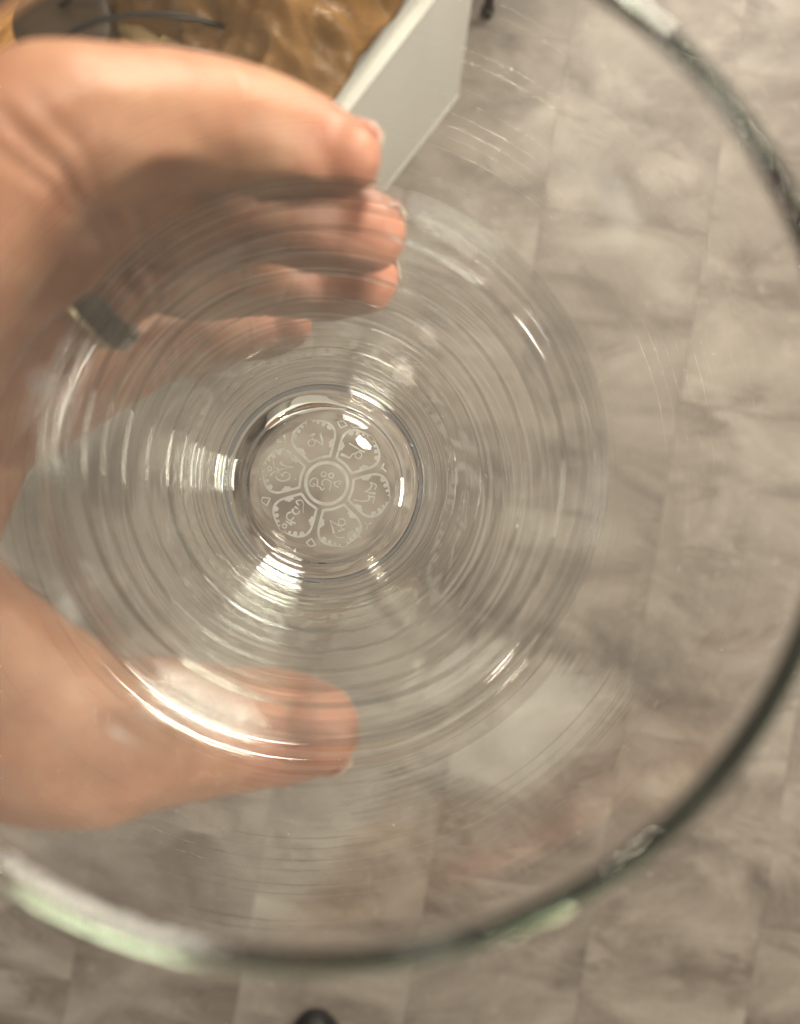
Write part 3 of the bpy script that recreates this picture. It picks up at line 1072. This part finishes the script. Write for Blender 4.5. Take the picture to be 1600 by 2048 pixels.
no = np.empty(len(hand_me.vertices) * 3); hand_me.vertices.foreach_get('normal', no); no = no.reshape(-1, 3)


# skin creases at the finger joints on the palm side, then flatten the pads on the glass
def crease(c, at, depth, width):
    global co
    i = int(round(at * (len(c) - 1)))
    p = c[i, :3]; t = c[min(len(c) - 1, i + 2), :3] - c[max(0, i - 2), :3]; t /= np.linalg.norm(t)
    d = co - p
    s = d @ t
    near = (np.linalg.norm(d, axis=1) < c[i, 3] * 1.7)
    inw = np.append(axis_xy(-p[2]), 0) - np.array([p[0], p[1], 0]); inw /= np.linalg.norm(inw)
    pal = np.clip((d @ inw) / c[i, 3] + 0.35, 0, 1)
    wob = s + 0.35 * np.sin(d[:, 2] * 0.9)
    co[near] -= (no[near] * (depth * np.exp(-(wob[near] / width) ** 2) * pal[near])[:, None])


for nm in ('index', 'middle', 'ring', 'little'):
    c = curves[nm]
    ctr = CH_[nm]
    for j, dep in ((4, 0.7), (2, 0.9)):
        k = int(np.argmin(np.linalg.norm(c[:, :3] - ctr[j][:3], axis=1)))
        f = k / (len(c) - 1)
        crease(c, f, dep, 0.7); crease(c, f + 1.9 / len(c), dep * .5, 0.5)
        if j == 2: crease(c, f - 2.6 / len(c), dep * .6, 0.6)
c = curves['thumb']
k = int(np.argmin(np.linalg.norm(c[:, :3] - CH_['thumb'][4][:3], axis=1))) / (len(c) - 1)
crease(c, k, 0.9, 0.8); crease(c, k - 2.5 / len(c), 0.6, 0.6)
rel = co - org
zz = rel @ ax
radv = rel - zz[:, None] * ax
rad = np.linalg.norm(radv, axis=1)
lim = 30.6 + 11.4 * zz / HT + 0.14
push = (rad < lim) & (zz > 0) & (zz < HT)
co[push] += radv[push] / rad[push][:, None] * (lim[push] - rad[push])[:, None]
hand_me.vertices.foreach_set('co', (co * MM).ravel())
blush = np.zeros(len(co))
for nm in ('index', 'middle', 'ring', 'little', 'thumb'):
    tipc = CH_[nm][-1]
    dd = np.linalg.norm(co - tipc[:3], axis=1)
    blush = np.maximum(blush, np.clip(1.25 - dd / (tipc[3] * 2.1), 0, 1) * (0.75 if nm in ('index', 'thumb') else 1.0))
at = hand_me.attributes.new('blush', 'FLOAT', 'POINT')
at.data.foreach_set('value', blush.astype(np.float32))
hand_me.update()
hand = link('person_hand', hand_me, M['skin'])
hand.location = (0, 0, H)
tag(hand, 'bare left hand gripping the tall clear glass, ring on one finger', 'hand')


# nails, laid on the skin
from mathutils.bvhtree import BVHTree
bvh = BVHTree.FromPolygons([Vector(v) for v in co], [tuple(p.vertices) for p in hand_me.polygons])


def nail(nm):
    c = curves[nm]
    e = c[-1]
    n_back = int({'thumb': 17, 'little': 11}.get(nm, 13))
    a0 = c[-n_back]
    r = c[-n_back // 2][3]
    t = e[:3] - a0[:3]; t /= np.linalg.norm(t)
    mid = (e[:3] + a0[:3]) / 2
    out = np.array([mid[0], mid[1], 0]) - np.append(axis_xy(-mid[2]), 0); out /= np.linalg.norm(out)
    out = out + np.array([0, 0, -2.0 if nm in ('index', 'thumb') else -0.25]); out -= t * (out @ t); out /= np.linalg.norm(out)
    sd = np.cross(t, out)
    ln = np.linalg.norm(e[:3] - a0[:3]) + e[3] * 0.80
    NL, NS = 16, 12
    V, Fc, fe = [], [], []
    top = []
    for i in range(NL + 1):
        u = i / NL
        half = r * 0.72 * (1 - 0.35 * max(0, (0.18 - u) / 0.18) ** 2 - 0.30 * max(0, (u - 0.84) / 0.16) ** 2)
        row = []
        for j in range(NS + 1):
            w = (j / NS * 2 - 1)
            base = a0[:3] + t * (u * ln) + sd * (w * half)
            h = bvh.ray_cast(Vector(base + out * 25), Vector(-out), 60)
            if h[0] is not None and (np.array(h[0]) - base) @ out > -2.5:
                q = np.array(h[0]) + out * (0.28 - 0.22 * w * w)
            else:
                q = row[-1] + sd * (2 * half / NS) if row else base + out * r * 0.4
            if top and u > 0.72:      # the free edge runs straight on instead of following the finger tip down
                q = np.maximum(0, 1) * q
                prev = top[-1][j]
                drop = (prev - q) @ out
                if drop > 0.45: q = q + out * (drop - 0.45)
            row.append(q)
        top.append(row)
    for lay in (0, 1):
        for i in range(NL + 1):
            for j in range(NS + 1):
                V.append(tuple((top[i][j] - out * 0.5 * lay) * MM)); fe.append(1.0 if i / NL > (0.97 if nm == 'index' else 0.9) else 0.0)
    st = (NL + 1) * (NS + 1)
    for lay in (0, 1):
        for i in range(NL):
            for j in range(NS):
                k0 = lay * st + i * (NS + 1) + j
                q = (k0, k0 + 1, k0 + NS + 2, k0 + NS + 1)
                Fc.append(q if lay == 0 else q[::-1])
    loop = [j for j in range(NS + 1)] + [i * (NS + 1) + NS for i in range(1, NL + 1)] + [NL * (NS + 1) + j for j in range(NS - 1, -1, -1)] + [i * (NS + 1) for i in range(NL - 1, 0, -1)]
    for a, b_ in zip(loop, loop[1:] + loop[:1]):
        Fc.append((b_, a, a + st, b_ + st))
    me = mesh('nail', V, Fc)
    at = me.attributes.new('free_edge', 'FLOAT', 'POINT')
    at.data.foreach_set('value', np.array(fe, np.float32))
    link('nail', me, M['nail'], hand)


for nm in ('index', 'middle', 'ring', 'little', 'thumb'):
    nail(nm)

# ------------------------------------------------------------------ finger ring
c = curves['ring']
k = int(np.argmin(np.linalg.norm(c[:, :3] - CH_['ring'][2][:3], axis=1))) - 8
pc = c[k]
tv = Vector(c[k + 2, :3] - c[k - 2, :3]).normalized()
fr = empty('finger_ring', Vector(pc[:3]) * MM + Vector((0, 0, H)))
fr.rotation_euler = tv.to_track_quat('Z', 'Y').to_euler()
tag(fr, 'dark grey metal ring with pale gold edge worn on a finger behind the glass', 'ring')
R0 = pc[3] * 0.98
hw = 2.1


def band(prof):
    bm = bmesh.new(); rows = []
    for q in range(64):
        a = 2 * math.pi * q / 64
        rows.append([bm.verts.new((r * MM * math.cos(a), r * MM * math.sin(a), z * MM)) for r, z in prof])
    n = len(prof)
    for q in range(64):
        a, b_ = rows[q], rows[(q + 1) % 64]
        for j in range(n):
            bm.faces.new((a[j], a[(j + 1) % n], b_[(j + 1) % n], b_[j]))
    return bm


link('band', from_bm('band', band([(R0 - .4, -hw), (R0 + 1.1, -hw), (R0 + 1.6, -hw + .5), (R0 + 1.7, 0), (R0 + 1.6, hw - .5), (R0 + 1.1, hw), (R0 - .4, hw)])), M['tungsten'], fr)
link('gold_edge', from_bm('gold_edge', band([(R0 - .4, -hw - 1.1), (R0 + 1.0, -hw - 1.1), (R0 + 1.3, -hw - .6), (R0 + 1.0, -hw - 0.02), (R0 - .4, -hw - 0.02)])), M['gold'], fr)
